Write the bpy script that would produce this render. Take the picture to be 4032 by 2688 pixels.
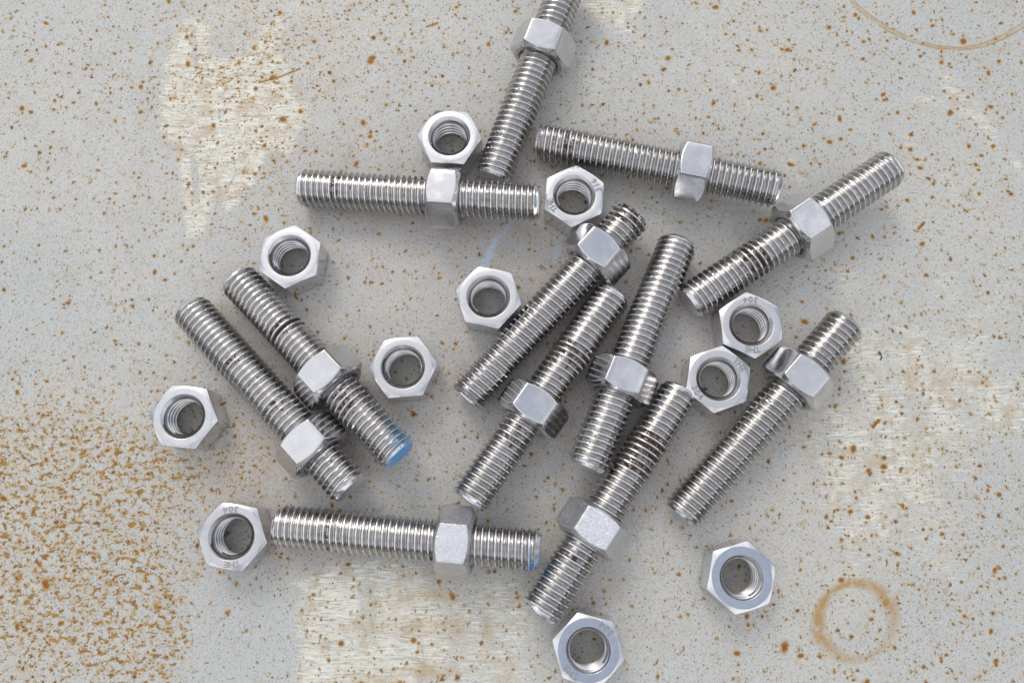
import bpy, bmesh, math, random
import numpy as np
from mathutils import Matrix, Vector

# ------------------------------------------------------------------ scene, camera, light
for o in list(bpy.data.objects): bpy.data.objects.remove(o)
scene = bpy.context.scene
MM = 0.001
RAD, PITCH, LEN, AF, NH = 7.95, 2.48, 101.3, 23.81, 13.55      # stud and nut sizes in millimetres
DEPTH = 1.30
CAM_F, CAM_H, CAM_PX, CAM_RY = 3033.17, 311.263, 0.20544065, 0.00967496

cam_data = bpy.data.cameras.new('camera')
cam = bpy.data.objects.new('camera', cam_data)
scene.collection.objects.link(cam)
cam_data.sensor_width = 36.0
cam_data.lens = CAM_F / 4032 * 36.0
cam_data.clip_start = 0.005
cam_data.clip_end = 50.0
cam.location = (0, 0, CAM_H * MM)
CAM_M = Matrix.Rotation(CAM_RY, 3, 'Y') @ Matrix.Rotation(CAM_PX, 3, 'X')
cam.rotation_euler = CAM_M.to_euler()
scene.camera = cam

SUN_EL, SUN_AZ = math.radians(43), math.radians(112)       # azimuth counted from +x towards +y
world = bpy.data.worlds.new('World'); scene.world = world; world.use_nodes = True
wt = world.node_tree; wt.nodes.clear()
wout = wt.nodes.new('ShaderNodeOutputWorld'); wbg = wt.nodes.new('ShaderNodeBackground')
sky = wt.nodes.new('ShaderNodeTexSky'); sky.sky_type = 'NISHITA'; sky.sun_disc = False
sky.sun_elevation = SUN_EL; sky.sun_rotation = math.radians(90) - SUN_AZ
sky.air_density = 1.0; sky.dust_density = 2.5; sky.ozone_density = 1.0
wco = wt.nodes.new('ShaderNodeTexCoord'); wn = wt.nodes.new('ShaderNodeTexNoise')
wn.inputs['Scale'].default_value = 1.7; wn.inputs['Detail'].default_value = 6; wn.inputs['Roughness'].default_value = .55
wr = wt.nodes.new('ShaderNodeValToRGB')
wr.color_ramp.elements[0].position = .34; wr.color_ramp.elements[0].color = (.15, .15, .15, 1)
wr.color_ramp.elements[1].position = .54; wr.color_ramp.elements[1].color = (1, 1, 1, 1)
wmix = wt.nodes.new('ShaderNodeMixRGB'); wmix.inputs['Color2'].default_value = (9.6, 9.7, 10.1, 1)
wt.links.new(wco.outputs['Generated'], wn.inputs['Vector'])
wt.links.new(wn.outputs['Fac'], wr.inputs['Fac'])
wt.links.new(wr.outputs['Color'], wmix.inputs['Fac'])
wt.links.new(sky.outputs['Color'], wmix.inputs['Color1'])
wsep = wt.nodes.new('ShaderNodeSeparateXYZ'); wt.links.new(wco.outputs['Generated'], wsep.inputs[0])
wn2 = wt.nodes.new('ShaderNodeTexNoise'); wn2.inputs['Scale'].default_value = 3.0; wn2.inputs['Detail'].default_value = 4
wt.links.new(wco.outputs['Generated'], wn2.inputs['Vector'])
wm = wt.nodes.new('ShaderNodeMath'); wm.operation = 'MULTIPLY_ADD'; wm.inputs[1].default_value = -.62
wt.links.new(wn2.outputs['Fac'], wm.inputs[0]); wt.links.new(wsep.outputs['Z'], wm.inputs[2])
wr2 = wt.nodes.new('ShaderNodeMapRange'); wr2.inputs['From Min'].default_value = -.05; wr2.inputs['From Max'].default_value = .03
wt.links.new(wm.outputs[0], wr2.inputs['Value'])
wmix2 = wt.nodes.new('ShaderNodeMixRGB'); wmix2.inputs['Color1'].default_value = (1.1, 1.15, 1.25, 1)
wt.links.new(wr2.outputs[0], wmix2.inputs['Fac']); wt.links.new(wmix.outputs['Color'], wmix2.inputs['Color2'])
wt.links.new(wmix2.outputs['Color'], wbg.inputs['Color'])
wbg.inputs['Strength'].default_value = 0.12
wt.links.new(wbg.outputs['Background'], wout.inputs['Surface'])

sun_data = bpy.data.lights.new('sun', 'SUN'); sun = bpy.data.objects.new('sun', sun_data)
scene.collection.objects.link(sun)
sun_data.energy = 0.75; sun_data.angle = math.radians(22); sun_data.color = (1.0, .95, .88)
sd = Vector((math.cos(SUN_EL) * math.cos(SUN_AZ), math.cos(SUN_EL) * math.sin(SUN_AZ), math.sin(SUN_EL)))
sun.rotation_euler = sd.to_track_quat('Z', 'Y').to_euler()

vs = scene.view_settings
vs.view_transform = 'Standard'; vs.look = 'None'; vs.gamma = 1.0; vs.exposure = 0.0
scene.render.engine = 'CYCLES'

# ------------------------------------------------------------------ node helpers
def new_mat(name):
    m = bpy.data.materials.new(name); m.use_nodes = True
    nt = m.node_tree; nt.nodes.clear()
    out = nt.nodes.new('ShaderNodeOutputMaterial'); b = nt.nodes.new('ShaderNodeBsdfPrincipled')
    nt.links.new(b.outputs[0], out.inputs['Surface'])
    return m, nt, b
class N:
    """tiny wrapper for building node graphs"""
    def __init__(s, nt): s.nt = nt
    def put(s, sock, v):
        if isinstance(v, bpy.types.NodeSocket): s.nt.links.new(v, sock)
        elif v is not None: sock.default_value = v
    def math(s, op, a, b=None, c=None, clamp=False):
        n = s.nt.nodes.new('ShaderNodeMath'); n.operation = op; n.use_clamp = clamp
        s.put(n.inputs[0], a); s.put(n.inputs[1], b); s.put(n.inputs[2], c)
        return n.outputs[0]
    def vmath(s, op, a, b=None):
        n = s.nt.nodes.new('ShaderNodeVectorMath'); n.operation = op
        s.put(n.inputs[0], a); s.put(n.inputs[1], b)
        return n.outputs[0]
    def noise(s, vec, scale, detail=2, rough=.5, out='Fac', dist=0):
        n = s.nt.nodes.new('ShaderNodeTexNoise')
        s.put(n.inputs['Vector'], vec); n.inputs['Scale'].default_value = scale
        n.inputs['Detail'].default_value = detail; n.inputs['Roughness'].default_value = rough
        n.inputs['Distortion'].default_value = dist
        return n.outputs[out]
    def voro(s, vec, scale, feature='F1'):
        n = s.nt.nodes.new('ShaderNodeTexVoronoi'); n.feature = feature
        s.put(n.inputs['Vector'], vec); n.inputs['Scale'].default_value = scale
        return n
    def step(s, v, a, b, lo=0., hi=1., smooth=True):
        n = s.nt.nodes.new('ShaderNodeMapRange'); n.interpolation_type = 'SMOOTHSTEP' if smooth else 'LINEAR'
        s.put(n.inputs['Value'], v); s.put(n.inputs['From Min'], a); s.put(n.inputs['From Max'], b)
        s.put(n.inputs['To Min'], lo); s.put(n.inputs['To Max'], hi)
        return n.outputs[0]
    def mix(s, f, a, b, mode='MIX'):
        n = s.nt.nodes.new('ShaderNodeMixRGB'); n.blend_type = mode
        s.put(n.inputs[0], f)
        s.put(n.inputs[1], a if not isinstance(a, tuple) else (*a, 1)[:4]); s.put(n.inputs[2], b if not isinstance(b, tuple) else (*b, 1)[:4])
        return n.outputs[0]
    def mapping(s, vec, rot=0, scale=(1, 1, 1)):
        n = s.nt.nodes.new('ShaderNodeMapping'); s.put(n.inputs['Vector'], vec)
        n.inputs['Rotation'].default_value = (0, 0, math.radians(rot)); n.inputs['Scale'].default_value = scale
        return n.outputs[0]
    def sep(s, v):
        n = s.nt.nodes.new('ShaderNodeSeparateColor'); s.put(n.inputs[0], v); return n.outputs
    def sepv(s, v):
        n = s.nt.nodes.new('ShaderNodeSeparateXYZ'); s.put(n.inputs[0], v); return n.outputs
    def attr(s, name):
        n = s.nt.nodes.new('ShaderNodeAttribute'); n.attribute_name = name; return n.outputs['Color']
    def bump(s, h, strength, dist, normal=None):
        n = s.nt.nodes.new('ShaderNodeBump'); s.put(n.inputs['Height'], h)
        n.inputs['Strength'].default_value = strength; n.inputs['Distance'].default_value = dist
        if normal is not None: s.put(n.inputs['Normal'], normal)
        return n.outputs[0]

# ------------------------------------------------------------------ steel plate
def plate_material():
    m, nt, b = new_mat('spotted_steel_plate'); g = N(nt)
    tc = nt.nodes.new('ShaderNodeTexCoord')
    P = g.vmath('SCALE', tc.outputs['Object']); P.node.inputs['Scale'].default_value = 1000.0   # millimetres
    scr = g.sep(g.attr('scrape')); sta = g.sep(g.attr('stain')); mk = g.sep(g.attr('marks'))
    n_big = g.noise(P, .012, 3); n_mid = g.noise(P, .07, 4, .6); n_fine = g.noise(P, 1.1, 3, .7)
    n_grain = g.noise(P, 1.35, 3, .62, dist=.9)
    # weathered grey coating
    col = g.mix(g.step(n_big, .35, .65), (.535, .555, .54), (.575, .575, .54))
    col = g.mix(g.step(n_mid, .45, .75, 0, .35), col, (.50, .48, .44))
    # dull purplish brown tarnish where the parts lie
    tn = g.math('MULTIPLY', sta[1], g.step(n_mid, .2, .7, .6, 1.15), clamp=True)
    col = g.mix(g.math('MULTIPLY', tn, .85), col, (.46, .42, .395))
    # fine squiggly grain
    grain = g.step(n_grain, .32, .50, 1, 0)
    col = g.mix(g.math('MULTIPLY', grain, .62), col, (.21, .19, .17))
    lite = g.step(n_fine, .55, .75)
    col = g.mix(g.math('MULTIPLY', lite, .4), col, (.68, .68, .66))
    # scraped patches with stroke hatching
    wob = g.noise(P, .06, 1, out='Color'); Pw = g.vmath('ADD', P, g.vmath('SCALE', wob)); Pw.node.inputs[1].links[0].from_node.inputs['Scale'].default_value = 2.5
    def strokes(rot):
        q = g.mapping(Pw, rot, (.17, 1.75, 1)); return g.noise(q, 1.0, 5, .75)
    edge = g.noise(P, .35, 4, .7)
    hat = None; total = None
    for ch, rot in ((0, 8), (1, -33), (2, 82)):
        s = strokes(rot)
        a = g.step(g.math('ADD', scr[ch], g.math('MULTIPLY', g.math('SUBTRACT', g.math('ADD', g.math('MULTIPLY', edge, .35), g.math('MULTIPLY', s, .65)), .5), 4.2)), .10, .95)
        a = g.math('MULTIPLY', a, g.step(g.noise(P, .11, 4, .65), .28, .48, .68, 1))
        a = g.math('MULTIPLY', a, g.math('MINIMUM', g.math('MULTIPLY', scr[ch], 1.5), 1.0))
        tone = g.mix(g.step(s, .33, .50), (.30, .27, .215), (.70, .69, .61))
        tone = g.mix(g.step(s, .54, .64), tone, (.88, .87, .80))
        col = g.mix(a, col, tone)
        hh = g.math('MULTIPLY', a, s)
        hat = hh if hat is None else g.math('ADD', hat, hh)
        total = a if total is None else g.math('MAXIMUM', total, a)
    # tan haze inside the scrapes and stains
    col = g.mix(g.math('MULTIPLY', g.math('MULTIPLY', total, .6), g.step(g.noise(P, .09, 4, .65), .48, .68)), col, (.45, .33, .20))
    # faint rust wash where the spots are dense
    dens = sta[0]
    col = g.mix(g.math('MULTIPLY', dens, g.step(g.noise(P, .18, 4, .6), .45, .72, 0, .55)), col, (.55, .44, .29))
    # tiny dark pits
    warp = g.vmath('ADD', P, g.vmath('SCALE', g.vmath('SUBTRACT', g.noise(P, 1.1, 3, .65, out='Color'), (.5, .5, .5))))
    warp.node.inputs[1].links[0].from_node.inputs['Scale'].default_value = 1.15
    warp2 = g.vmath('ADD', P, g.vmath('SCALE', g.vmath('SUBTRACT', g.noise(P, .45, 4, .7, out='Color'), (.5, .5, .5))))
    warp2.node.inputs[1].links[0].from_node.inputs['Scale'].default_value = 3.8
    v = g.voro(warp, .95); rnd = g.sep(v.outputs['Color'])
    pit = g.math('MULTIPLY', g.step(v.outputs['Distance'], .10, .24, 1, 0), g.step(rnd[0], .36, .44))
    pit = g.math('MULTIPLY', pit, g.step(rnd[1], 0, 1, .35, 1))
    col = g.mix(g.math('MULTIPLY', pit, .9), col, (.16, .115, .08))
    # rust spots in three sizes
    rust_total = None
    # irregular clusters where the coating has broken down
    rn = g.noise(g.mapping(P, 4, (.8, 1.15, 1)), .40, 6, .70, dist=.3)
    lim_ = g.math('SUBTRACT', .745, g.math('MULTIPLY', dens, .205))
    cl = g.step(rn, lim_, g.math('ADD', lim_, .035)); clh = g.step(rn, g.math('SUBTRACT', lim_, .05), g.math('ADD', lim_, .02), 0, .55)
    col = g.mix(clh, col, (.43, .31, .11))
    col = g.mix(g.math('MULTIPLY', cl, .9), col, g.mix(g.step(g.noise(P, .3, 2), .35, .65), (.22, .085, .010), (.38, .19, .020)))
    for sc, lo, hi, base, gain, w, halo in ((.80, .10, .32, .80, .52, warp, .5), (.42, .08, .33, .80, .70, warp2, .8), (.17, .04, .17, .82, .42, warp2, .9)):
        v = g.voro(w, sc); r = g.sep(v.outputs['Color'])
        thr = g.math('SUBTRACT', base, g.math('MULTIPLY', dens, gain))        # cells above this random value carry a spot
        on = g.math('GREATER_THAN', r[0], thr)
        rad = g.step(r[1], 0, 1, lo, hi, smooth=False)
        dd = v.outputs['Distance']
        core = g.math('MULTIPLY', on, g.step(g.math('DIVIDE', dd, rad), .65, 1.15, 1, 0))
        hal = g.math('MULTIPLY', on, g.step(g.math('DIVIDE', dd, rad), .7, 2.2, halo * .65, 0))
        tint = g.mix(r[2], (.20, .085, .012), (.35, .165, .020))
        tint = g.mix(g.step(g.math('DIVIDE', dd, rad), .2, .7, .6, 0), tint, (.10, .034, .010))
        tint = g.mix(g.math('MULTIPLY', g.step(r[2], .0, .25, 1, 0), .7), tint, (.17, .055, .025))
        col = g.mix(hal, col, (.44, .31, .12))
        col = g.mix(g.math('MULTIPLY', core, g.step(n_fine, .25, .75, .72, 1)), col, tint)
        rust_total = core if rust_total is None else g.math('MAXIMUM', rust_total, core)
    # single marks placed one by one: rust blots, orange arcs and ring, pale blue rub, dark nicks
    blot = g.math('ADD', mk[0], g.math('MULTIPLY', g.math('SUBTRACT', n_fine, .5), .5))
    col = g.mix(g.step(blot, .12, .45, 0, .55), col, (.46, .33, .13))
    bl = g.step(blot, .45, .72)
    col = g.mix(g.math('MULTIPLY', bl, .95), col, g.mix(g.noise(P, .6, 2), (.24, .09, .015), (.37, .175, .022)))
    col = g.mix(g.step(blot, .80, 1.1, 0, .75), col, (.17, .05, .018))
    arc = g.math('MULTIPLY', mk[1], g.step(g.noise(P, .22, 4, .7), .32, .56, .35, 1.2), clamp=True)
    col = g.mix(arc, col, (.43, .285, .115))
    drk = g.step(mk[2], .3, .8)
    col = g.mix(drk, col, (.12, .09, .07))
    bluem = g.math('MULTIPLY', sta[2], g.step(g.noise(g.mapping(P, -62, (.25, 1.4, 1)), 1.2, 3, .7), .38, .60, .15, 1), clamp=True)
    col = g.mix(bluem, col, (.50, .60, .74))
    nt.links.new(col, b.inputs['Base Color'])
    rgh = g.step(n_mid, .2, .8, .52, .66)
    rgh = g.math('SUBTRACT', rgh, g.math('MULTIPLY', total, .06))
    rgh = g.math('ADD', rgh, g.math('MULTIPLY', rust_total, .25), clamp=True)
    nt.links.new(rgh, b.inputs['Roughness'])
    b.inputs['Metallic'].default_value = .12
    b.inputs['Specular IOR Level'].default_value = .35
    h = g.math('ADD', g.math('MULTIPLY', n_grain, .5), g.math('MULTIPLY', hat, 1.0))
    h = g.math('ADD', h, g.math('MULTIPLY', rust_total, .35))
    h = g.math('SUBTRACT', h, g.math('MULTIPLY', g.math('ADD', pit, drk), .4))
    nt.links.new(g.bump(h, .55, .00022), b.inputs['Normal'])
    return m

def to_plate(u, v):
    """point of the plate seen at (u, v) of a 2352 x 1568 view -> millimetres"""
    s = 4032 / 2352
    d = CAM_M @ Vector(((u * s - 2016) / CAM_F, -(v * s - 1344) / CAM_F, -1)); t = -CAM_H / d.z
    return d.x * t, d.y * t

def plate():
    step = .46
    fx = np.arange(-252, 252.01, step); fy = np.arange(-82, 244.01, step)
    def spread(f):
        d = np.array([8, 20, 45, 90, 170, 320, 600, 1100])
        return np.concatenate([(f[0] - d)[::-1], f, f[-1] + d])
    X, Y = spread(fx), spread(fy)
    nx, ny = len(X), len(Y)
    gx, gy = np.meshgrid(X, Y)
    co = np.stack([gx, gy, np.zeros_like(gx)], -1).reshape(-1, 3)
    # view coordinates of each vertex (used only to lay the marks where they are on the plate)
    M = np.array(CAM_M); c = (co - [0, 0, CAM_H]) @ M
    s = 2352 / 4032; zz = np.minimum(c[:, 2], -1.)
    U = (2016 + CAM_F * c[:, 0] / -zz) * s; V = (1344 - CAM_F * c[:, 1] / -zz) * s
    far = (np.abs(co[:, 0]) > 700) | (np.abs(co[:, 1]) > 700)
    rng = np.random.default_rng(4)
    def poly(pts, soft=6.):
        soft = soft * 2.6
        pts = np.array(pts, float); lo = pts.min(0) - 30; hi = pts.max(0) + 30
        idx = np.where((U > lo[0]) & (U < hi[0]) & (V > lo[1]) & (V < hi[1]))[0]
        u, v = U[idx], V[idx]; inside = np.zeros(len(idx), bool); dist = np.full(len(idx), 1e9)
        for (x0, y0), (x1, y1) in zip(pts, np.roll(pts, -1, 0)):
            cr = ((y0 > v) != (y1 > v)); t = (x1 - x0) * (v - y0) / ((y1 - y0) if y1 != y0 else 1e-9) + x0
            inside ^= cr & (u < t)
            e = np.clip(((u - x0) * (x1 - x0) + (v - y0) * (y1 - y0)) / ((x1 - x0)**2 + (y1 - y0)**2 + 1e-9), 0, 1)
            dist = np.minimum(dist, np.hypot(u - x0 - e * (x1 - x0), v - y0 - e * (y1 - y0)))
        out = np.zeros(len(co)); sd_ = np.where(inside, dist, -dist)
        out[idx] = np.clip(sd_ / (2 * soft) + .5, 0, 1); return out
    def gauss(x, y, sx, sy, a=0):
        dx, dy = U - x, V - y; ca, sa = math.cos(math.radians(a)), math.sin(math.radians(a))
        return np.exp(-.5 * (((dx * ca + dy * sa) / sx)**2 + ((-dx * sa + dy * ca) / sy)**2))
    def line(pts, w, soft=1.0):
        out = np.zeros(len(co))
        for i, ((x0, y0), (x1, y1)) in enumerate(zip(pts[:-1], pts[1:])):
            ww = w[i] if isinstance(w, (list, tuple)) else w
            idx = np.where((U > min(x0, x1) - ww - 8) & (U < max(x0, x1) + ww + 8) & (V > min(y0, y1) - ww - 8) & (V < max(y0, y1) + ww + 8))[0]
            e = np.clip(((U[idx] - x0) * (x1 - x0) + (V[idx] - y0) * (y1 - y0)) / ((x1 - x0)**2 + (y1 - y0)**2 + 1e-9), 0, 1)
            d = np.hypot(U[idx] - x0 - e * (x1 - x0), V[idx] - y0 - e * (y1 - y0))
            out[idx] = np.maximum(out[idx], np.clip((ww - d) / soft + .5, 0, 1))
        return out
    def wavy(k=5, amp=.5):
        o = np.zeros(len(co))
        for _ in range(k):
            a = rng.uniform(0, 6.28); f = rng.uniform(.02, .07); o += np.sin((U * math.cos(a) + V * math.sin(a)) * f + rng.uniform(0, 6.28))
        return o / k * amp
    # --- scrape channels: strokes near horizontal, rising, near vertical
    glove = [(415,60),(425,42),(460,38),(482,55),(487,110),(492,136),(540,132),(575,122),(588,100),(604,62),(628,36),(655,45),(652,85),(634,110),(652,130),(665,160),(670,210),(706,240),(710,280),(682,310),(672,350),(660,358),(640,343),(612,350),(600,385),(585,420),(565,440),(552,455),(545,480),(522,486),(500,460),(482,482),(470,540),(430,543),(420,480),(412,400),(400,330),(365,300),(368,240),(370,200),(378,150),(395,90)]
    sh = poly(glove, 4)
    sh -= .85 * np.maximum(line([(444, 66), (450, 152)], 7, 5), line([(444, 360), (452, 462)], 8, 6)); sh -= .7 * line([(500, 480), (540, 400)], 2.5, 3)
    sh = np.clip(sh, 0, 1)
    low = poly([(700,1360),(672,1335),(735,1318),(765,1290),(850,1285),(930,1292),(975,1300),(990,1350),(1015,1385),(1020,1440),(1050,1500),(1012,1540),(960,1568),(930,1640),(665,1640),(690,1500),(672,1420)], 7)
    sh = np.maximum(sh, .95 * low * (1 - .8 * poly([(830,1345),(858,1345),(862,1450),(820,1450)], 6)))
    sv = poly([(985,1310),(1075,1345),(1130,1320),(1190,1330),(1230,1400),(1220,1500),(1240,1640),(930,1640),(960,1570),(1050,1500),(1020,1440)], 12) * .62
    sv = np.maximum(sv, .6 * poly([(830,1345),(858,1345),(862,1460),(800,1480),(812,1420)], 6))
    right = poly([(1850,870),(1885,850),(1900,760),(2000,730),(2100,740),(2240,800),(2400,860),(2400,1010),(2260,1040),(2190,1110),(2178,1220),(2190,1330),(2140,1300),(2060,1210),(2020,1235),(1960,1330),(1900,1220),(1850,1120),(1838,960)], 26)
    sh = np.maximum(sh, .66 * right * np.clip(1.0 + wavy(6, .6), .5, 1.2))
    sh = np.maximum(sh, .85 * poly([(1992,1120),(2018,1085),(2040,1130),(2030,1165),(2052,1225),(2015,1243),(1985,1180)], 5))
    sh = np.maximum(sh, .6 * poly([(1890,610),(1945,560),(2000,600),(2030,700),(1990,750),(1930,690)], 16) * np.clip(.7 + wavy(6, 1), 0, 1))
    sg = .62 * line([(2160,160),(2210,240),(2270,300),(2340,400),(2420,520)], 24, 26) * np.clip(.8 + wavy(6, 1.0), .1, 1)
    sg = np.maximum(sg, .55 * line([(2110,230),(2200,245),(2270,300)], 16, 18)); sg = np.maximum(sg, .5 * line([(2080,250),(2090,330),(2160,400),(2230,500),(2340,560)], 22, 26) * np.clip(.6 + wavy(6, 1.2), 0, 1))
    sg = np.maximum(sg, .55 * poly([(2040,600),(2200,560),(2352,640),(2352,900),(2200,940),(2080,840)], 45) * np.clip(.6 + wavy(7, 1.3), 0, 1))
    sg = np.maximum(sg, .85 * poly([(1335,-60),(1500,-60),(1480,30),(1440,45),(1490,110),(1380,60),(1340,20)], 7)); sg = np.maximum(sg, .5 * line([(1530,-20),(1600,60),(1680,180),(1740,270),(1790,350),(1850,430)], 14, 22) * np.clip(.6 + wavy(6, 1.2), 0, 1))
    sg = np.maximum(sg, .42 * gauss(640, 70, 22, 40, 30))
    # --- rust density, tarnish, blue rub
    dn = .30 + .80 * gauss(90, 1330, 260, 230) + .52 * gauss(330, 1080, 200, 90) + .50 * gauss(350, 1480, 110, 130) + .35 * gauss(60, 1000, 150, 120) + .38 * gauss(560, 230, 130, 170) + .32 * gauss(760, 60, 260, 120) \
        + .30 * gauss(650, 430, 120, 60) + .24 * gauss(2200, 1380, 220, 160) + .20 * gauss(1750, 200, 380, 220) + .2 * gauss(2050, 1000, 250, 180) + .28 * gauss(2330, 40, 60, 130) + .22 * gauss(250, 190, 200, 40) + .25 * gauss(560, 1030, 60, 60)
    cut = np.clip((U - 436 + 14 * wavy(6, 2.)) / 22 + .5, 0, 1) * np.clip((V - 1325) / 14, 0, 1) * np.clip((690 - U) / 12, 0, 1)
    dn *= 1 - .72 * cut
    dn *= 1 - .35 * gauss(180, 500, 170, 160)
    dn = dn + wavy(9, .10) - .05; dn = np.clip(dn, .02, 1)
    tar = .62 * gauss(1200, 780, 430, 330, 20) + .5 * gauss(1560, 900, 230, 200) + .55 * gauss(620, 960, 130, 140, 45) + .35 * gauss(1030, 420, 380, 120) + .5 * gauss(560, 1120, 120, 90) + .3 * gauss(850, 1330, 260, 70)
    for a, b_, ww, k in (((540,660),(860,1050),50,.35), ((640,1240),(1000,1300),40,.35), ((1250,350),(1780,470),38,.25), ((1050,900),(1400,560),48,.3), ((1550,1180),(1900,820),40,.2), ((1250,1380),(1560,940),50,.3), ((690,480),(1230,520),30,.28), ((1320,1400),(1400,1340),40,.5), ((640,1290),(760,1330),26,.5)):
        tar += k * line([a, b_], ww, 45)
    tar = np.clip(tar, 0, .85)
    blue = line([(1178,505),(1165,522),(1140,550),(1125,580),(1112,612)], [3, 5, 8, 9], 8) + .6 * line([(1292,540),(1284,560),(1276,592)], [4, 7], 6) + .25 * gauss(1530, 790, 50, 35)
    # --- individual marks
    mk0 = np.zeros(len(co)); mk1 = np.zeros(len(co)); mk2 = np.zeros(len(co))
    spots = []
    K = .33476
    for x, y, r in [(225,52,16),(1005,190,14),(295,235,10),(353,238,9),(385,347,10),(680,340,11),(1240,288,11),(872,352,8),(622,605,16),(510,660,12),(212,708,14),(785,740,11),(1078,815,16),(902,855,10),(1008,975,15),(1085,955,12),(830,1002,12),(738,1130,16),(1375,650,14),(1383,688,11),(1475,773,12),(1925,285,20),(1775,430,13),(1830,440,10),(1843,462,9),(2098,503,14),(2170,422,12),(1835,775,18),(2115,735,14),(2050,1068,12),(1963,1003,13),(1568,927,13),(1610,1095,12),(1720,1262,11),(2035,1330,11),(1540,1373,12),(1365,1437,10),(1715,178,12),(1185,103,13),(1208,128,11),(1630,387,11),(1775,355,10),(90,812,9),(2030,1167,10),(525,500,12),(500,492,8)]:
        spots.append((x * K + 1568, y * K, r * K))
    for x, y, r in [(1090,22,16),(1378,85,18),(1500,98,12),(985,428,14),(1270,430,15),(1780,547,13),(1650,515,11),(2200,630,11),(1475,758,12),(2175,780,10),(1090,862,18),(1395,1015,22),(1295,1130,14),(700,1320,28),(810,1380,18),(440,1110,16),(450,1170,11),(335,320,12),(2115,1213,16),(2150,1415,16),(1775,1415,12),(1810,1375,12),(1265,1560,18),(1455,1325,13),(1275,690,10),(710,1130,9)]:
        spots.append((x * K + 1568, y * K + 1043, r * K))
    for x, y, r in [(1215,52,10),(480,72,9),(700,230,9),(1435,305,13),(635,400,20),(625,425,18),(575,843,18),(527,1125,16),(1005,497,10),(733,722,10),(922,395,9),(195,435,10),(145,765,13),(238,287,12),(870,525,8),(820,340,9)]:
        spots.append((x * K + 641.7, y * K, r * K))
    for x, y, r in [(1283,255,14),(1290,440,16),(965,770,14),(150,745,16),(375,692,11),(315,160,12),(315,320,10),(165,1140,14),(758,638,10),(660,712,12),(967,597,14),(1920,90,14),(1820,290,10),(2110,435,10),(2062,765,14),(1870,535,18),(1755,610,14),(1940,820,20),(1825,1500,18),(1125,942,10),(1750,1195,12),(1815,1000,12),(1465,862,14),(245,1003,9)]:
        spots.append((x * K, y * K, r * K))
    spots += [(1937, 829, 6), (2118, 560, 5), (1470, 30, 3), (870, 390, 3), (800, 1295, 5), (720, 1365, 4), (755, 1515, 4), (950, 1470, 6), (1040, 1370, 6), (1008, 1335, 5), (1960, 1030, 7), (1995, 1080, 5)]
    # scattered mid-size blots following the density
    k = 0
    while k < 430:
        x, y = rng.uniform(0, 2352), rng.uniform(0, 1568)
        d = .14 + .80 * math.exp(-.5 * (((x - 90) / 270)**2 + ((y - 1330) / 240)**2)) + .4 * math.exp(-.5 * (((x - 330) / 220)**2 + ((y - 1080) / 100)**2)) + (.12 if x > 1500 else 0)
        if 436 < x < 690 and y > 1325: d *= .2
        if rng.uniform() < d:
            spots.append((x, y, float(rng.gamma(2., .8) + .9))); k += 1
    for x, y, r in spots:
        r = r * .95; sq = rng.uniform(.75, 1.3); an = rng.uniform(-.5, .5)
        m_ = np.where((np.abs(U - x) < 4 * r + 2) & (np.abs(V - y) < 4 * r + 2))[0]
        du, dv = U[m_] - x, V[m_] - y; du, dv = du * math.cos(an) + dv * math.sin(an), -du * math.sin(an) + dv * math.cos(an)
        d = np.hypot(du / sq, dv * sq) / r
        mk0[m_] = np.maximum(mk0[m_], np.clip(1.18 - .55 * d, 0, 1))
    for pts, w, a in (([(595,190),(640,178),(690,158)], 2.2, .8), ([(980,62),(1005,54)], 2.6, .8), ([(2110,525),(2122,512)], 4, .8), ([(1885,650),(1870,662)], 1, .3), ([(2215,485),(2240,478)], 1.6, .7), ([(1668,95),(1690,80)], 1.2, .6), ([(1985,1050),(1945,1040)], 2, .4), ([(2005,980),(2018,965)], 4, .9), ([(986,190),(1020,196)], 3, .45)):
        mk0 = np.maximum(mk0, a * line(pts, w, 2))
    def circ(cx, cy, r, a0, a1, n=40): return [(cx + r * math.cos(math.radians(a0 + (a1 - a0) * i / n)), cy + r * math.sin(math.radians(a0 + (a1 - a0) * i / n))) for i in range(n + 1)]
    arc1 = [(1944,-10),(1962,15),(2000,45),(2040,72),(2090,95),(2150,111),(2205,115),(2260,108),(2310,88),(2350,65),(2400,30)]
    arc2 = [(1950,-14),(1968,11),(2006,41),(2046,67),(2095,90),(2152,106),(2205,110),(2256,101),(2305,79),(2350,53),(2400,10)]
    for a in (arc1, arc2): mk1 = np.maximum(mk1, .95 * line(a, 1.5, 1.6))
    mk1 = np.maximum(mk1, .32 * line([((p[0] + q[0]) / 2, (p[1] + q[1]) / 2) for p, q in zip(arc1, arc2)], 3.4, 4))
    mk1 = np.maximum(mk1, .3 * line([(2170,127),(2230,125),(2300,110),(2352,92)], 1, 2))
    ring = np.hypot((U - 1965) / 86, (V - 1426) / 88); ang = np.arctan2(V - 1426, U - 1965)
    rw = .20 + .07 * np.sin(ang * 2 + 2.4)
    mk1 = np.maximum(mk1, np.clip(1 - np.abs(ring - 1) / rw, 0, 1)**.7 * np.clip(.78 + .30 * np.cos(ang + 2.2) + wavy(6, .35), .15, 1.0))
    mk1 = np.maximum(mk1, .3 * line([(1060,190),(1135,186)], 2, 2)); mk1 = np.maximum(mk1, .5 * line([(243,1045),(268,1000)], 1.6, 2) * 0)
    mk1 = np.maximum(mk1, .5 * line([(146,640),(157,608)], 2.0, 2)); mk1 = np.maximum(mk1, .45 * line([(900,1117),(1092,1075),(700,1160)], 1, 2) * 0)
    mk1 = np.maximum(mk1, .40 * line([(470,1175),(560,1120),(640,1090)], 1.2, 2)); mk1 = np.maximum(mk1, .5 * line([(1660,690),(1695,665),(1720,640)], 1, 2) * 0)
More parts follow.
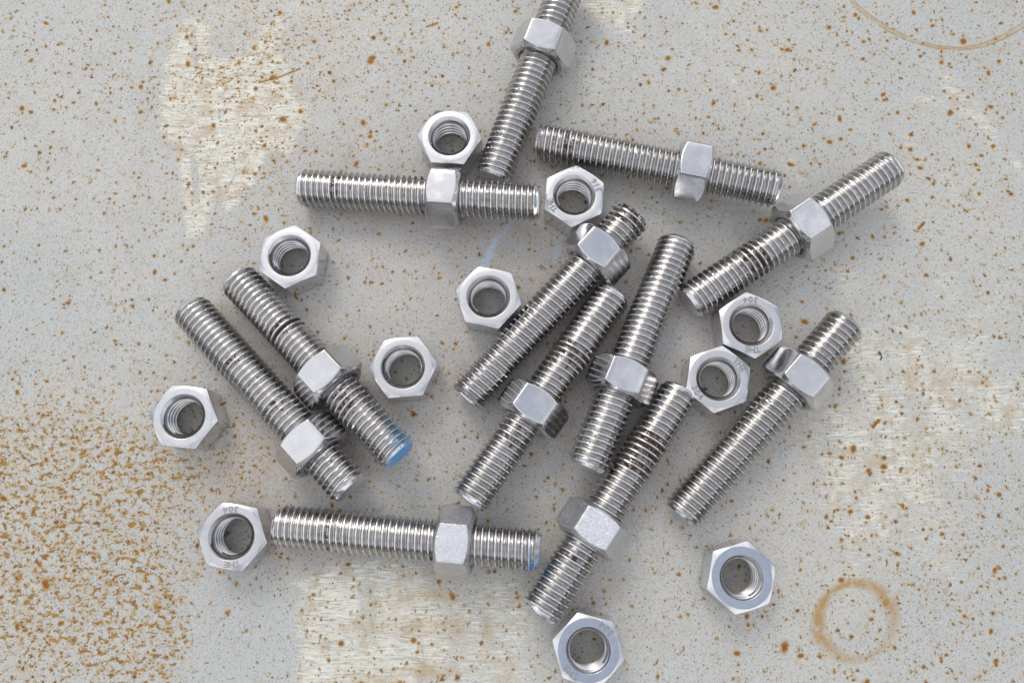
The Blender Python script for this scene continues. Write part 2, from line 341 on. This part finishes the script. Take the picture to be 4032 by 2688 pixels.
    for c0 in ((930,1375,26,14),(1000,1365,30,12),(860,1440,40,12),(960,1440,50,16),(1000,1540,60,10),(880,1565,60,14),(1050,1440,14,26),(1120,1450,12,30)):
        mk1 = np.maximum(mk1, .42 * gauss(*c0))
    mk2 = np.maximum(mk2, line([(2020,808),(2025,818),(2023,826)], 2.2, 2)); mk2 = np.maximum(mk2, .8 * (np.abs(np.hypot(U - 1243, V - 614) - 4.5) < 1.4))
    mk2 = np.maximum(mk2, .6 * line([(545,1467),(549,1470)], 2, 2)); mk2 = np.maximum(mk2, .7 * line([(2015,478),(2019,480)], 1.5, 2) * 0)
    mk0 = np.maximum(mk0, .6 * (np.hypot(U - 1243, V - 614) < 3))
    for a in (sh, sg, sv, blue, mk0, mk1, mk2): a[far] = 0
    dn[far] = .3; tar[far] = .2
    n = len(co); me = bpy.data.meshes.new('steel_plate')
    i = np.arange(nx * ny).reshape(ny, nx)
    quads = np.stack([i[:-1, :-1], i[:-1, 1:], i[1:, 1:], i[1:, :-1]], -1).reshape(-1, 4)
    # a rim that gives the sheet its thickness
    loop = np.concatenate([i[0, :], i[1:, -1], i[-1, -2::-1], i[-2:0:-1, 0]]); low_ = np.arange(len(loop)) + n
    rim = np.stack([loop, low_, np.roll(low_, -1), np.roll(loop, -1)], -1)
    cr = co[loop].copy(); cr[:, 2] = -12; allco = np.concatenate([co, cr]) * MM
    faces = np.concatenate([quads, rim])
    me.vertices.add(len(allco)); me.vertices.foreach_set('co', allco.ravel())
    me.loops.add(faces.size); me.loops.foreach_set('vertex_index', faces.ravel().astype(np.int32))
    me.polygons.add(len(faces)); me.polygons.foreach_set('loop_start', np.arange(len(faces), dtype=np.int32) * 4)
    me.update(calc_edges=True)
    pad = np.zeros(len(cr))
    for nm, chs in (('scrape', (sh, sg, sv)), ('stain', (dn, tar, blue)), ('marks', (mk0, mk1, mk2))):
        at = me.attributes.new(nm, 'FLOAT_COLOR', 'POINT')
        c4 = np.ones((len(allco), 4), np.float32)
        for k_, ch in enumerate(chs): c4[:, k_] = np.concatenate([np.clip(ch, 0, 1), pad])
        at.data.foreach_set('color', c4.ravel())
    o = bpy.data.objects.new('steel_plate', me); scene.collection.objects.link(o)
    me.materials.append(plate_material()); o['kind'] = 'structure'
    return o
plate()

# ------------------------------------------------------------------ stainless steel materials
def steel(name, base=(.66, .665, .67), rough=(.24, .36), grain=.25, scale=1.0, pits=.3, grime=None, paint=None, radial=False, peen=0., valley=None, groove=None, wave=0.):
    """brushed stainless steel; grime = [(z, width, amount)] along the axis in mm, paint = (z0, z1, side)"""
    m, nt, b = new_mat(name); g = N(nt)
    tc = nt.nodes.new('ShaderNodeTexCoord')
    oi = nt.nodes.new('ShaderNodeObjectInfo')
    P0 = g.vmath('SCALE', tc.outputs['Object']); P0.node.inputs['Scale'].default_value = 1000.0
    off = g.vmath('SCALE', oi.outputs['Location']); off.node.inputs['Scale'].default_value = 937.0
    P = g.vmath('ADD', P0, off)
    n1 = g.noise(P, .22 * scale, 4, .6); n2 = g.noise(P, 1.7 * scale, 4, .65); n3 = g.noise(P, 6 * scale, 2, .5)
    col = g.mix(g.step(n1, .3, .7), base, tuple(c * .90 for c in base))
    col = g.mix(g.step(n2, .56, .74, 0, .25), col, (.50, .46, .41))
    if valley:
        # lighter crests and end chamfers, darker valleys
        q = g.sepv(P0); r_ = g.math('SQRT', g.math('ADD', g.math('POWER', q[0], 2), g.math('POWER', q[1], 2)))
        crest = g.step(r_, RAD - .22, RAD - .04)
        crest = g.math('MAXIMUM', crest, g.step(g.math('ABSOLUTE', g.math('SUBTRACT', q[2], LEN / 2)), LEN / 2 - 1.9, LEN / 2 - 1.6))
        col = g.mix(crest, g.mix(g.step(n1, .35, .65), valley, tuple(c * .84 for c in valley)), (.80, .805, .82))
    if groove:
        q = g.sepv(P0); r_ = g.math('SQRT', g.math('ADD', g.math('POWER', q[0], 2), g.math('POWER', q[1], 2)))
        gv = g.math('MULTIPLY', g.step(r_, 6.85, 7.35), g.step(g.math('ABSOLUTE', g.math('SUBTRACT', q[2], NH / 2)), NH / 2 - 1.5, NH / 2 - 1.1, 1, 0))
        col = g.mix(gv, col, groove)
    col = g.mix(1.0, col, g.mix(g.step(oi.outputs['Random'], 0, 1, 0, 1, smooth=False), (.91, .905, .90), (1.0, 1.0, 1.0)), 'MULTIPLY')
    dull = g.math('MULTIPLY', g.step(g.noise(P, .13, 3, .6), .5, .62), .07)
    rg = g.math('ADD', g.math('ADD', dull, g.step(n1, .3, .7, rough[0], rough[1])), g.math('MULTIPLY', g.math('SUBTRACT', n3, .5), .10))
    h = g.math('ADD', g.math('MULTIPLY', n2, .6), g.math('MULTIPLY', g.noise(P, .16, 1, .4), wave))
    v = g.voro(P, .8); pr = g.sep(v.outputs['Color'])
    pit = g.math('MULTIPLY', g.step(v.outputs['Distance'], .06, .16, 1, 0), g.math('GREATER_THAN', pr[0], 1 - pits))
    col = g.mix(g.math('MULTIPLY', pit, .55), col, (.18, .17, .17))
    h = g.math('SUBTRACT', h, g.math('MULTIPLY', pit, .5))
    if radial:
        # turning marks round the axis
        xyz = g.sepv(P0); rr = g.math('SQRT', g.math('ADD', g.math('POWER', xyz[0], 2), g.math('POWER', xyz[1], 2)))
        cmb = nt.nodes.new('ShaderNodeCombineXYZ'); g.put(cmb.inputs[0], rr); g.put(cmb.inputs[1], g.math('MULTIPLY', g.math('ARCTAN2', xyz[1], xyz[0]), .8)); g.put(cmb.inputs[2], g.math('MULTIPLY', xyz[2], .8))
        tm = g.noise(cmb.outputs[0], 5.5, 3, .7)
        h = g.math('ADD', h, g.math('MULTIPLY', tm, .5))
        scuff = g.math('MULTIPLY', g.step(tm, .58, .7), g.step(n2, .45, .6))
        col = g.mix(g.math('MULTIPLY', scuff, .45), col, (.27, .26, .25))
    if peen:
        h = g.math('ADD', h, g.math('MULTIPLY', g.step(g.noise(P, 2.2, 2, .5), .4, .6), peen))
    met = 1.0
    xyz = g.sepv(P0)
    if grime:
        r2 = g.math('SQRT', g.math('ADD', g.math('POWER', xyz[0], 2), g.math('POWER', xyz[1], 2)))
        root = g.step(r2, 7.3, 7.85, 1, .0)
        ang = g.math('ARCTAN2', xyz[1], xyz[0])
        tot = None
        for z, w, a in grime:
            q = g.math('MULTIPLY', g.step(g.math('ABSOLUTE', g.math('SUBTRACT', xyz[2], z)), w * .35, w, 1, 0), a)
            tot = q if tot is None else g.math('MAXIMUM', tot, q)
        blob = g.noise(P, .42, 3, .6); crumb = g.noise(P, 1.5, 3, .75)
        sel = g.step(g.math('ADD', g.math('MULTIPLY', blob, .55), g.math('MULTIPLY', crumb, .45)), g.math('SUBTRACT', .72, g.math('MULTIPLY', tot, .27)), g.math('SUBTRACT', .745, g.math('MULTIPLY', tot, .26)))
        gm = g.math('MULTIPLY', g.math('MULTIPLY', sel, root), g.step(tot, 0, .15), clamp=True)
        gc = g.mix(g.noise(P, 2.5, 3, .7), (.018, .011, .009), (.10, .05, .03))
        col = g.mix(gm, col, gc); rg = g.math('ADD', rg, g.math('MULTIPLY', gm, .5), clamp=True)
        met = g.math('SUBTRACT', 1.0, gm, clamp=True); h = g.math('ADD', h, g.math('MULTIPLY', gm, 1.2))
    if paint:
        z0, z1, sx, sy, lo, cap = paint
        # paint amount rises towards the end, more on one side, more on the crests
        side = g.step(g.math('ADD', g.math('MULTIPLY', xyz[0], sx), g.math('MULTIPLY', xyz[1], sy)), -6, 7, 0, 1)
        along = g.step(xyz[2], z0, z1, 0, 1, smooth=False)
        pn = g.noise(P, .75, 4, .7)
        rp = g.math('SQRT', g.math('ADD', g.math('POWER', xyz[0], 2), g.math('POWER', xyz[1], 2)))
        amt = g.math('ADD', g.math('MULTIPLY', along, .62), g.math('MULTIPLY', side, .48))
        amt = g.math('ADD', amt, g.step(rp, 7.4, 7.85, 0, .22))
        amt = g.math('ADD', amt, g.math('MULTIPLY', g.math('GREATER_THAN', xyz[2], LEN - .3), cap))
        pm = g.step(g.math('ADD', amt, g.math('MULTIPLY', g.math('SUBTRACT', pn, .5), 1.5)), lo, lo + .10)
        pc = g.mix(g.noise(P, .3, 2), (.10, .34, .70), (.17, .45, .80))
        col = g.mix(pm, col, pc); rg = g.math('ADD', rg, g.math('MULTIPLY', pm, .25), clamp=True)
        met = g.math('SUBTRACT', met, pm, clamp=True); h = g.math('ADD', h, g.math('MULTIPLY', pm, .8))
    g.put(b.inputs['Metallic'], met)
    nt.links.new(col, b.inputs['Base Color']); nt.links.new(rg, b.inputs['Roughness'])
    nt.links.new(g.bump(h, grain, .00012), b.inputs['Normal'])
    return m

# ------------------------------------------------------------------ thread, nut, stud meshes (millimetres -> metres)
def mesh_from(name, verts, faces, mats, smooth=True, sharp=None, midx=None):
    me = bpy.data.meshes.new(name)
    me.from_pydata([tuple(v) for v in (np.asarray(verts) * MM)], [], [tuple(int(q) for q in f) for f in faces])
    me.update()
    for m in mats: me.materials.append(m)
    if midx is not None: me.polygons.foreach_set('material_index', midx)
    me.polygons.foreach_set('use_smooth', [smooth] * len(me.polygons))
    if sharp: me.set_sharp_from_angle(angle=math.radians(sharp))
    return me

def thread_profile(rc, depth):
    """(phase, radius) of one turn: crest flat, flanks at 30 degrees, rounded root"""
    c = .095; r0 = rc - depth
    return [(-c, rc - .07), (-c * .78, rc), (c * .78, rc), (c, rc - .07), (.25, rc - depth * .52), (.36, r0 + .20), (.44, r0 + .02), (.56, r0 + .02), (.64, r0 + .20), (.75, rc - depth * .52)]

def stud_mesh(name, mat, seed=0, chamf=(2.1, 1.9), phase=0.):
    rng = random.Random(seed)
    prof = thread_profile(RAD, DEPTH); npf = len(prof); nth = 72; turns = int(LEN / PITCH) + 4
    rows = [(t + p, r) for t in range(-2, turns) for p, r in prof]
    rend = 6.35
    nick = {(rng.randrange(len(rows)), rng.randrange(nth)): rng.uniform(.10, .35) for _ in range(420)}
    verts, z_ = [], []
    for i, (t, r) in enumerate(rows):
        for j in range(nth):
            z = (t + phase + j / nth) * PITCH
            rr = r - nick.get((i, j), 0) - .03 * math.sin(i * .37 + j * 1.3) * (r > RAD - .1)
            z = min(max(z, 0), LEN)
            lim = min(rend + z * (RAD - rend) / chamf[0], rend + (LEN - z) * (RAD - rend) / chamf[1])
            rr = min(rr, lim); a = 2 * math.pi * j / nth
            verts.append((rr * math.cos(a), rr * math.sin(a), z)); z_.append(z)
    faces = []
    nr = len(rows)
    for i in range(nr - 1):
        for j in range(nth):
            a, b = i * nth + j, (i + 1) * nth + j
            if j < nth - 1: c, d = b + 1, a + 1
            else:
                if i + 1 + npf >= nr: continue
                c, d = (i + 1 + npf) * nth, (i + npf) * nth
            q = (a, d, c, b)
            zs = [z_[k] for k in q]
            if max(zs) <= 0 or min(zs) >= LEN: continue
            faces.append(q)
    # caps: slightly crowned saw-cut faces
    for zc, s in ((0, -1), (LEN, 1)):
        base = len(verts)
        for k, rad in enumerate((rend, 3.5)):
            for j in range(nth):
                a = 2 * math.pi * j / nth; verts.append((rad * math.cos(a), rad * math.sin(a), zc + s * (.0 if k == 0 else .06)))
        verts.append((0, 0, zc + s * .07)); cc = len(verts) - 1
        for j in range(nth):
            j2 = (j + 1) % nth
            q = (base + j, base + j2, base + nth + j2, base + nth + j); t3 = (base + nth + j, base + nth + j2, cc)
            faces.append(q if s > 0 else q[::-1]); faces.append(t3 if s > 0 else t3[::-1])
    me = mesh_from(name, verts, faces, [mat], True)
    bm = bmesh.new(); bm.from_mesh(me); bmesh.ops.remove_doubles(bm, verts=bm.verts, dist=2e-6)
    bmesh.ops.recalc_face_normals(bm, faces=bm.faces); bm.to_mesh(me); bm.free()
    me.polygons.foreach_set('use_smooth', [True] * len(me.polygons)); me.set_sharp_from_angle(angle=math.radians(42))
    return me

def nut_mesh(name, face_mat, side_mat, bore_mat, seed=0, ring=.94, cs_r=8.7, cs_d=2.6, edge=.55, cham=22):
    rng = random.Random(seed)
    H = NH; ap = AF / 2
    # angles: dense at the corners so the rounded arrises read
    angs = []
    for k in range(6):
        c = k * 60
        for d in (-3.2, -1.9, -.8, 0, .8, 1.9, 3.2, 7, 12, 18, 24, 30, 36, 42, 48, 53): angs.append(math.radians(c + d))
    na = len(angs)
    def rh(a):
        x = (math.degrees(a) % 60); x = min(x, 60 - x); x = math.radians(x)       # from the corner
        r = ap / math.cos(math.pi / 6 - x)
        rcmax = ap / math.cos(math.pi / 6) - edge * .16
        k = .12; return -math.log(math.exp(-r / k) + math.exp(-rcmax / k)) * k if r > rcmax - .6 else r
    minor, major = 6.72, 8.05
    rings = []                                                    # (material, list of points)
    RF = ap * ring
    def ringpts(f): return [f(a) for a in angs]
    def zc(r): return H - max(0., r - RF) * math.tan(math.radians(cham))
    def mid(a, t): r = RF + (rh(a) - RF) * t; return r, zc(r)
    seq = []
    seq.append((0, lambda a: (cs_r, H - .10))); seq.append((0, lambda a: (cs_r + .12, H - .015))); seq.append((0, lambda a: (cs_r + .3, H)))
    seq.append((0, lambda a: ((cs_r + RF) / 2, H))); seq.append((0, lambda a: (RF - .12, H))); seq.append((0, lambda a: (RF + .1, H - .035)))
    for t in (.3, .6, .85): seq.append((1, lambda a, t=t: mid(a, t)))
    seq.append((1, lambda a: (rh(a) - .10, zc(rh(a) - .10) )))
    seq.append((1, lambda a: (rh(a), zc(rh(a)) - .14)))
    seq.append((1, lambda a: (rh(a), zc(rh(a)) - .5)))
    seq.append((1, lambda a: (rh(a), H / 2)))
    n_up = len(seq)
    verts, faces, mi = [], [], []
    def add(fn, flip=False):
        i0 = len(verts)
        for a in angs:
            r, z = fn(a)
            if flip: z = H - z
            verts.append((r * math.cos(a), r * math.sin(a), z))
        return i0
    idx = [(m_, add(f)) for m_, f in seq] + [(m_, add(f, True)) for m_, f in reversed(seq[:-1])]
    for (m0, a0), (m1, b0) in zip(idx[:-1], idx[1:]):
        for j in range(na):
            j2 = (j + 1) % na; faces.append((a0 + j, b0 + j, b0 + j2, a0 + j2)); mi.append(max(m0, m1) if m0 != m1 else m0)
    # threaded bore: helical grid between two countersinks
    prof = [(-.06, minor), (.06, minor), (.30, minor + .8), (.44, major - .02), (.5, major), (.56, major - .02), (.70, minor + .8)]
    nth = 72; npf = len(prof); turns = int(H / PITCH) + 5
    rows = [(t + p, r) for t in range(-2, turns) for p, r in prof]
    b0 = len(verts); z_ = []
    for t, r in rows:
        for j in range(nth):
            z = (t + j / nth) * PITCH; z = min(max(z, .1), H - .1); a = 2 * math.pi * j / nth
            lim = max(cs_r - (z - .1) * .95, cs_r - (H - .1 - z) * .95)
            rr = max(r, lim)
            verts.append((rr * math.cos(a), rr * math.sin(a), z)); z_.append(z)
    nr = len(rows)
    for i in range(nr - 1):
        for j in range(nth):
            a, b = i * nth + j, (i + 1) * nth + j
            if j < nth - 1: c, d = b + 1, a + 1
            else:
                if i + 1 + npf >= nr: continue
                c, d = (i + 1 + npf) * nth, (i + npf) * nth
            zs = [z_[k] for k in (a, b, c, d)]
            if max(zs) <= .1 or min(zs) >= H - .1: continue
            faces.append((b0 + a, b0 + b, b0 + c, b0 + d)); mi.append(2)
    me = mesh_from(name, verts, faces, [face_mat, side_mat, bore_mat], True, None, mi)
    me.set_sharp_from_angle(angle=math.radians(50))
    return me

# text stamped along the bearing face
def stamp_mesh(name, text, mat, radius=10.2, size=2.45, top_out=True, centre=90.):
    """raised characters set on the face round the bore; centre = direction in degrees"""
    bm = bmesh.new(); n = len(text); stepa = math.degrees(size * .86 / radius)
    for k, ch in enumerate(text):
        cu = bpy.data.curves.new('glyph', 'FONT'); cu.body = ch; cu.size = size * 1.38; cu.align_x = 'CENTER'; cu.align_y = 'CENTER'
        cu.extrude = .10; cu.bevel_depth = .06; cu.bevel_resolution = 1; cu.resolution_u = 3; cu.offset = .03
        ob = bpy.data.objects.new('glyph', cu); scene.collection.objects.link(ob)
        bpy.context.view_layer.update()
        me = bpy.data.meshes.new_from_object(ob.evaluated_get(bpy.context.evaluated_depsgraph_get()))
        off = (k - (n - 1) / 2) * stepa
        a = math.radians(centre - off if top_out else centre + off)
        rot = a - math.pi / 2 if top_out else a + math.pi / 2
        bx = [v.co.copy() for v in me.vertices]
        cx = (min(v.x for v in bx) + max(v.x for v in bx)) / 2; cy = (min(v.y for v in bx) + max(v.y for v in bx)) / 2
        me.transform(Matrix.Translation((radius * math.cos(a), radius * math.sin(a), 0)) @ Matrix.Rotation(rot, 4, 'Z') @ Matrix.Translation((-cx, -cy, 0)))
        bm.from_mesh(me); bpy.data.objects.remove(ob); bpy.data.curves.remove(cu); bpy.data.meshes.remove(me)
    for v in bm.verts: v.co *= MM
    me = bpy.data.meshes.new(name); bm.to_mesh(me); bm.free(); me.materials.append(mat)
    return me

M_FACE = steel('nut_face_steel', (.68, .685, .70), (.30, .42), .7, 1.0, .30, radial=True)
M_FACE_B = steel('nut_face_steel_smooth', (.60, .605, .62), (.26, .36), .4, 1.0, .2, radial=True)
M_SIDE = steel('nut_side_steel', (.75, .755, .775), (.12, .18), .14, .6, .15, wave=7.)
M_SIDE_P = steel('nut_side_steel_peened', (.76, .77, .81), (.20, .28), .6, 1.0, .15, peen=1.2)
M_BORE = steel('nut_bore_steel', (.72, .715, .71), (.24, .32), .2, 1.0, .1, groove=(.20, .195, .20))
M_STAMP = steel('stamped_steel', (.40, .395, .39), (.22, .30), .3, 1.0, .1)

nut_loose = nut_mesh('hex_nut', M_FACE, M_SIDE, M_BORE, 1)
M_FACE_C = steel('nut_face_steel_sky_tint', (.44, .49, .57), (.24, .32), .5, 1.0, .35, radial=True)  # blue sky reflection painted into the base colour of the face
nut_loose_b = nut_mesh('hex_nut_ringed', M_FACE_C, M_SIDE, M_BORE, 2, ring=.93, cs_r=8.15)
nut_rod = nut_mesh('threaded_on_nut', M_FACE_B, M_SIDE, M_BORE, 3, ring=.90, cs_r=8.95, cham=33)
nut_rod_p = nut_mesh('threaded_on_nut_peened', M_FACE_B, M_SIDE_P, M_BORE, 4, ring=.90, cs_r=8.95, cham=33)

def link(name, me, parent=None, mat=None):
    o = bpy.data.objects.new(name, me); scene.collection.objects.link(o)
    if parent: o.parent = parent
    if mat is not None: o.matrix_basis = mat
    return o

# ------------------------------------------------------------------ loose nuts
STAMPS = {}
def stamp(text, out, centre):
    k = (text, out, centre)
    if k not in STAMPS: STAMPS[k] = stamp_mesh('stamp', text, M_STAMP, top_out=out, centre=centre)
    return STAMPS[k]
NUTS = [   # x, y, yaw, mesh, direction of the word on the plate (deg) or None, grade, label
 (-29.08,149.74,56.6,0,None,None,'plain scuffed hex nut touching the nut of the upper left level stud'),
 (22.72,123.32,25.0,0,205,'316','hex nut stamped THE and 316 at the right end of a level stud'),
 (-93.20,97.73,25.0,0,None,None,'plain hex nut lying just above the upper end of the stud with the blue tip'),
 (-12.35,80.38,47.7,0,None,None,'plain hex nut in the middle, its lower right side against the long slanting stud'),
 (-45.74,52.01,5.8,0,None,None,'plain hex nut with a small cracked scratch, lying alone right of the blue-tipped stud'),
 (-130.83,32.58,53.8,0,None,None,'plain hex nut lying alone among rust spots, nearest the left edge of the photo'),
 (-108.55,-12.64,50.0,0,275,'304','hex nut stamped THE and 304 at the left end of the bottom level stud'),
 (91.77,68.74,34.1,0,268,'304','upper right one of two touching hex nuts stamped THE and 304'),
 (77.67,47.08,19.7,0,32,'304','lower left one of two touching hex nuts stamped THE and 304'),
 (82.19,-27.33,17.2,1,None,None,'sky-tinted hex nut with a narrow ringed face, alone at the lower right'),
 (24.93,-52.76,45.6,1,228,'304','sky-tinted hex nut stamped THE and 304, cut off by the bottom edge of the photo'),
]
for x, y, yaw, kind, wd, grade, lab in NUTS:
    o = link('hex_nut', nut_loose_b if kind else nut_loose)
    o.location = (x * MM, y * MM, .02 * MM); o.rotation_euler = (0, 0, math.radians(yaw))
    o['label'] = lab; o['category'] = 'nut'; o['group'] = 'loose hex nuts'
    if wd is not None:
        R_ = 10.0 if kind == 0 else 9.75
        s = link('stamped_word', stamp('THE', True, 0), o); s.location = (0, 0, (NH + .0) * MM); s.rotation_euler = (0, 0, math.radians(wd - yaw))
        s = link('stamped_number', stamp(grade, False, 180), o); s.location = (0, 0, (NH + .0) * MM); s.rotation_euler = (0, 0, math.radians(wd - yaw))

# ------------------------------------------------------------------ studs with a nut screwed on
STUDS = [  # key, x, y, yaw, nut centre s, tilt correction, nut kind, grime [(z,w,a)], label
 ('A',-11.06,133.09,69.53,62.05,0,0,[(20,20,.25)],'stud with one nut pointing steeply up, cut off by the top edge of the photo'),
 ('B',8.11,150.35,-14.48,65.84,0,0,[(9,8,.55),(15,5,.8)],'nearly level stud at the upper right, dark grime near its left end'),
 ('C',-91.92,129.31,-5.78,62.22,0,0,[(17,3,.8),(76,10,.55),(30,6,.4)],'nearly level stud at the upper left, its right end by the nut stamped 316'),
 ('D',68.64,78.81,33.39,56.06,0,0,[(31,8,1.0),(24,6,.6)],'rightmost stud rising to the upper right, its flat saw-cut end facing the camera'),
 ('E',-21.26,39.99,47.72,78.69,0,0,[(97,7,.9),(25,12,.35)],'long slanting stud in the middle with its nut close to the short upper end'),
 ('F',38.42,82.99,-124.88,58.08,0,0,[(33,9,.9),(72,8,.7),(45,6,.5)],'stud below the long middle stud, rusty brown grime halfway up, its nut against bare threads'),
 ('G',65.72,104.98,-113.65,64.04,0,0,[(20,20,.4),(80,10,.35)],'steep stud right of centre with bright chamfered lower end beside the grimiest stud'),
 ('H',63.95,43.33,-124.38,64.41,0,1,[(27,9,1.0),(36,6,.9),(77,6,.7)],'lowest slanting stud with the heaviest brown grime and a dimpled nut'),
 ('I',61.21,-5.22,47.71,70.85,0,0,[(50,30,.15)],'clean slanting stud at the right, its nut near two touching stamped nuts'),
 ('J',-134.37,77.41,-45.91,77.81,0,0,[(33,4,.7),(60,8,.7),(88,7,.6)],'leftmost slanting stud with its nut tucked under the blue-tipped stud'),
 ('K',-115.85,89.82,-45.86,58.55,0,0,[(33,4,1.2),(72,10,.8)],'slanting stud whose lower right end is painted blue'),
 ('L',-93.17,-8.72,-4.92,69.59,0,1,[(22,3,.8),(29,3,.6)],'bottom stud lying nearly level, flecks of blue paint on its right end'),
]
NUT_ROLL = {}
for n_, (key, x, y, yaw, s, da, kind, grime, lab) in enumerate(STUDS):
    a = 0.
    for _ in range(40): a = math.asin((AF / 2 - RAD) * math.cos(a) / (s - NH / 2))
    a += math.radians(da)
    t = bpy.data.objects.new('threaded_stud', None); scene.collection.objects.link(t)
    t.empty_display_size = .01
    t.location = (x * MM, y * MM, (RAD * math.cos(a) + .03) * MM)
    # local z runs along the axis, local y points up
    yw = math.radians(yaw)
    zax = Vector((math.cos(yw) * math.cos(a), math.sin(yw) * math.cos(a), math.sin(a)))
    yax = Vector((-math.cos(yw) * math.sin(a), -math.sin(yw) * math.sin(a), math.cos(a)))
    xax = yax.cross(zax)
    t.rotation_euler = Matrix((xax, yax, zax)).transposed().to_euler()
    t['label'] = lab; t['category'] = 'stud bolt'; t['group'] = 'threaded studs each with one nut'
    paint = None
    if key == 'K': paint = (74, 101.2, .8, .2, 1.06, .55)
    if key == 'L': paint = (86, 101, -.9, .2, 1.02, .1)
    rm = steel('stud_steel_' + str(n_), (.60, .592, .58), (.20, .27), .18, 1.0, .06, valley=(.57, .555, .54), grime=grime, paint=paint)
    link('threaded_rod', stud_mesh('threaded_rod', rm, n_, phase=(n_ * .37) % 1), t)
    nu = link('nut', nut_rod_p if kind else nut_rod, t)
    nu.location = (0, 0, (s - NH / 2) * MM); nu.rotation_euler = (0, 0, math.radians(NUT_ROLL.get(key, 0)))
    if key == 'A':
        q = link('stamped_number', stamp('304', False, 180), nu)
        q.rotation_euler = (math.pi, 0, math.radians(-120)); q.location = (0, 0, 0)
    if key == 'K':
        q = link('stamped_number', stamp('304', False, 180), nu)
        q.rotation_euler = (0, 0, math.radians(-50)); q.location = (0, 0, NH * MM)
